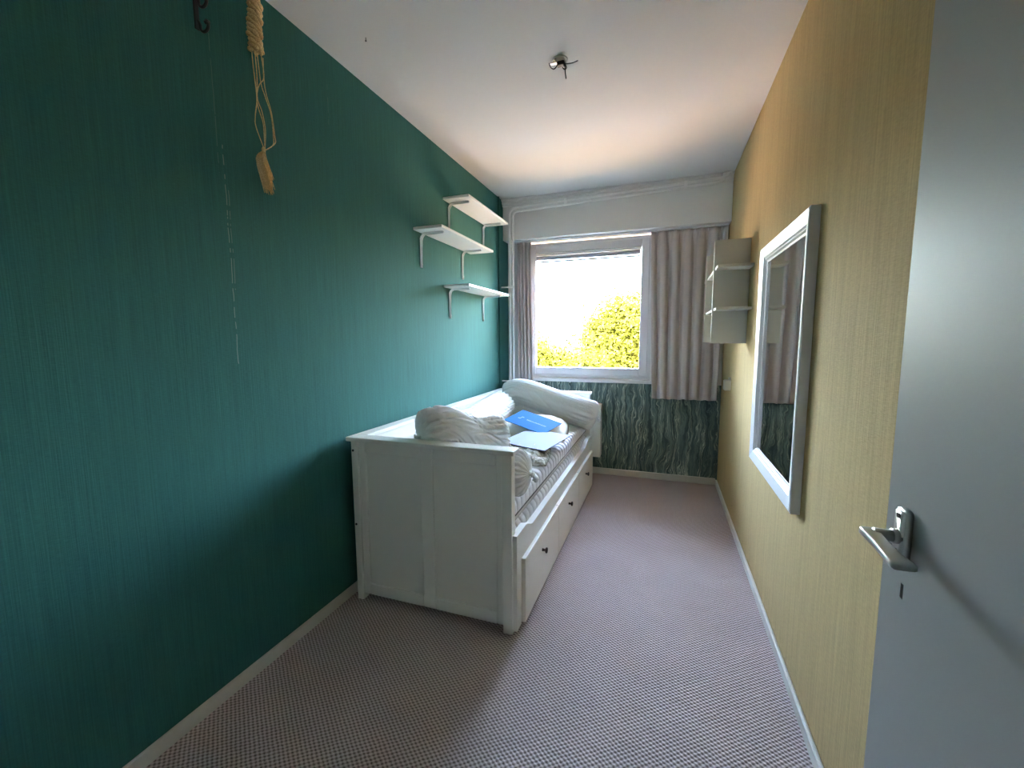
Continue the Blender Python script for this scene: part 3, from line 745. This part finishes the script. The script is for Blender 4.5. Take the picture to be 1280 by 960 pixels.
# ------------------------------------------------------------------ outside
GZ = -9.0
gm = bmesh.new(); bmesh.ops.create_grid(gm, x_segments=2, y_segments=2, size=150)
for v in gm.verts: v.co += Vector((0, 152, GZ))
struct('ground', gm, 'ground')
def tree(name, label, base, blobs, nleaf, size, mt, seed, trunk=.22, branches=10):
    rnd = random.Random(seed); bx, by, bz = base
    root = thing(name, base, label, 'tree', 'trees outside the window')
    top = max(b[2]+b[5]*.3 for b in blobs)
    tk = bmesh.new(); cx = sum(b[0] for b in blobs)/len(blobs); cy = sum(b[1] for b in blobs)/len(blobs)
    pth = catmull([(bx, by, bz), (bx+.1, by, bz+(top-bz)*.4), (cx, cy, top)], 6)
    tube(tk, pth, [trunk*(1-.85*i/(len(pth)-1)) for i in range(len(pth))], 9); link('trunk', tk, 'bark', root, True)
    for i in range(branches):
        b = rnd.choice(blobs); f_ = rnd.uniform(.35, .8); s = pth[int(f_*(len(pth)-1))]
        d = Vector((rnd.gauss(0, 1), rnd.gauss(0, 1), rnd.gauss(.2, .8))).normalized()
        e = Vector(b[:3]) + Vector((d.x*b[3], d.y*b[4], d.z*b[5]))*.95
        mid = s.lerp(e, .5)+Vector((rnd.uniform(-.3, .3), rnd.uniform(-.3, .3), rnd.uniform(0, .4)))
        q = catmull([s, mid, e], 4); link('branch', T(q, [.075*(1-.8*j/8) for j in range(9)], 6), 'bark', root, True)
    vs, fs = [], []; tot = sum(b[3]*b[4]*b[5] for b in blobs)
    for b in blobs:
        nb = int(nleaf*b[3]*b[4]*b[5]/tot); ncl = max(6, nb//26)
        for _ in range(ncl):
            d = Vector((rnd.gauss(0, 1), rnd.gauss(0, 1), rnd.gauss(0, 1))).normalized()*(rnd.uniform(.45, 1.0)**.6)
            c = Vector((b[0]+d.x*b[3], b[1]+d.y*b[4], b[2]+d.z*b[5])); cr = rnd.uniform(.22, .5)
            for _ in range(26):
                p = c + Vector((rnd.gauss(0, cr), rnd.gauss(0, cr), rnd.gauss(0, cr*.6)))
                n = Vector((rnd.gauss(0, .7), rnd.gauss(-.35, .6), rnd.gauss(.75, .5))).normalized()
                t_ = n.orthogonal().normalized(); t_.rotate(Matrix.Rotation(rnd.uniform(0, 6.28), 3, n)); w_ = n.cross(t_)
                s = size*rnd.uniform(.6, 1.25); i0 = len(vs)
                vs += [p-t_*s, p-w_*s*.5+n*.1*s, p+t_*s, p+w_*s*.5+n*.1*s]; fs.append((i0, i0+1, i0+2, i0+3))
    me = bpy.data.meshes.new('foliage'); me.from_pydata([v-Vector(base) for v in vs], [], fs); me.materials.append(M[mt])
    o = bpy.data.objects.new('foliage', me); COL.objects.link(o); o.parent = root; o['kind'] = 'stuff'
tree('broadleaf_tree', 'tall sunlit yellow-green tree, highest of those outside the window', (.6, 21, GZ),
     [(.4, 20.6, .6, 2.3, 1.9, 2.2), (-.7, 20.3, .3, 1.5, 1.6, 2.3), (1.6, 21, -.8, 2.4, 2.2, 3.2), (-.7, 20.4, 2.4, 1.0, 1.1, 1.1), (.3, 20.8, 2.6, 1.1, 1.1, 1.0), (-1.5, 20.3, 1.4, .8, .9, 1.0), (-.2, 20, -2.2, 2.3, 2, 2)], 62000, .10, 'leaf', 1, .3, 14)
tree('broadleaf_tree', 'low rounded yellow-green tree in front of the brick flats', (-2.3, 18.5, GZ),
     [(-2.2, 18.5, -.7, 1.5, 1.4, 1.5), (-1.2, 18.8, -1.0, 1.4, 1.4, 1.6), (-2.6, 18.3, -2.5, 2, 1.8, 2)], 34000, .095, 'leaf', 2, .22, 8)
tree('broadleaf_tree', 'low yellow-green tree in front of the tan block', (-4.0, 18.8, GZ),
     [(-3.7, 18.8, -.4, 1.1, 1.3, 1.4), (-4.6, 18.6, .0, 1.3, 1.3, 1.5), (-4.4, 18.6, -2.3, 2.2, 1.8, 2)], 34000, .095, 'leaf', 3, .22, 10)
tree('birch_tree', 'thin grey-green tree with sparse leaves beside the tan block', (-8.3, 30, GZ),
     [(-7.6, 30, 1.6, .95, 1.0, 1.3), (-8.0, 30, 4.2, .6, .8, 1.6), (-9.2, 30, 1, 1.5, 1.4, 3)], 2600, .12, 'leaf2', 4, .2, 12)
tree('broadleaf_tree', 'sunlit tree hidden partly by the wide curtain', (8.2, 22, GZ), [(8, 22, -.5, 2.4, 2.3, 2.8), (7.4, 21, -2, 2.3, 2, 2)], 9000, .14, 'leaf', 5, .3, 8)
tree('broadleaf_tree', 'sunlit tree hidden partly by the narrow curtain', (-10.4, 20, GZ), [(-10, 20, -1.2, 2.2, 2, 2.2), (-11, 20, -1.5, 2, 2, 2)], 9000, .14, 'leaf', 6, .3, 8)

def building(name, label, x0, x1, y0, y1, z1, mt, cols, rows, rowh):
    root = thing(name, ((x0+x1)/2, (y0+y1)/2, GZ), label, 'building')
    link('walls', B((x0, y0, GZ), (x1, y1, z1)), mt, root)
    link('roof_edge', B((x0-.2, y0-.2, z1), (x1+.2, y1+.2, z1+.35)), 'roofgrey' if mt == 'brick' else mt, root)
    wdt = (x1-x0)/cols
    for r in range(rows):
        for c in range(cols):
            a = x0+wdt*(c+.25); z = z1-1.1-r*rowh
            w = link('window_frame', B((a, y0-.12, z-1.0), (a+wdt*.5, y0+.05, z), 0), 'roofgrey', root)
            link('pane', B((a+.12, y0-.16, z-.88), (a+wdt*.5-.12, y0-.1, z-.12)), 'pane', w)
building('tan_building', 'plain tan tower block far beyond the trees', -26.9, -24.6, 100, 108, 4.4, 'tan', 1, 3, 3)
building('brick_flats', 'red brick flats with pale roof edge far beyond the trees', -13.4, -6.0, 72, 82, 2.5, 'brick', 5, 3, 2.9)
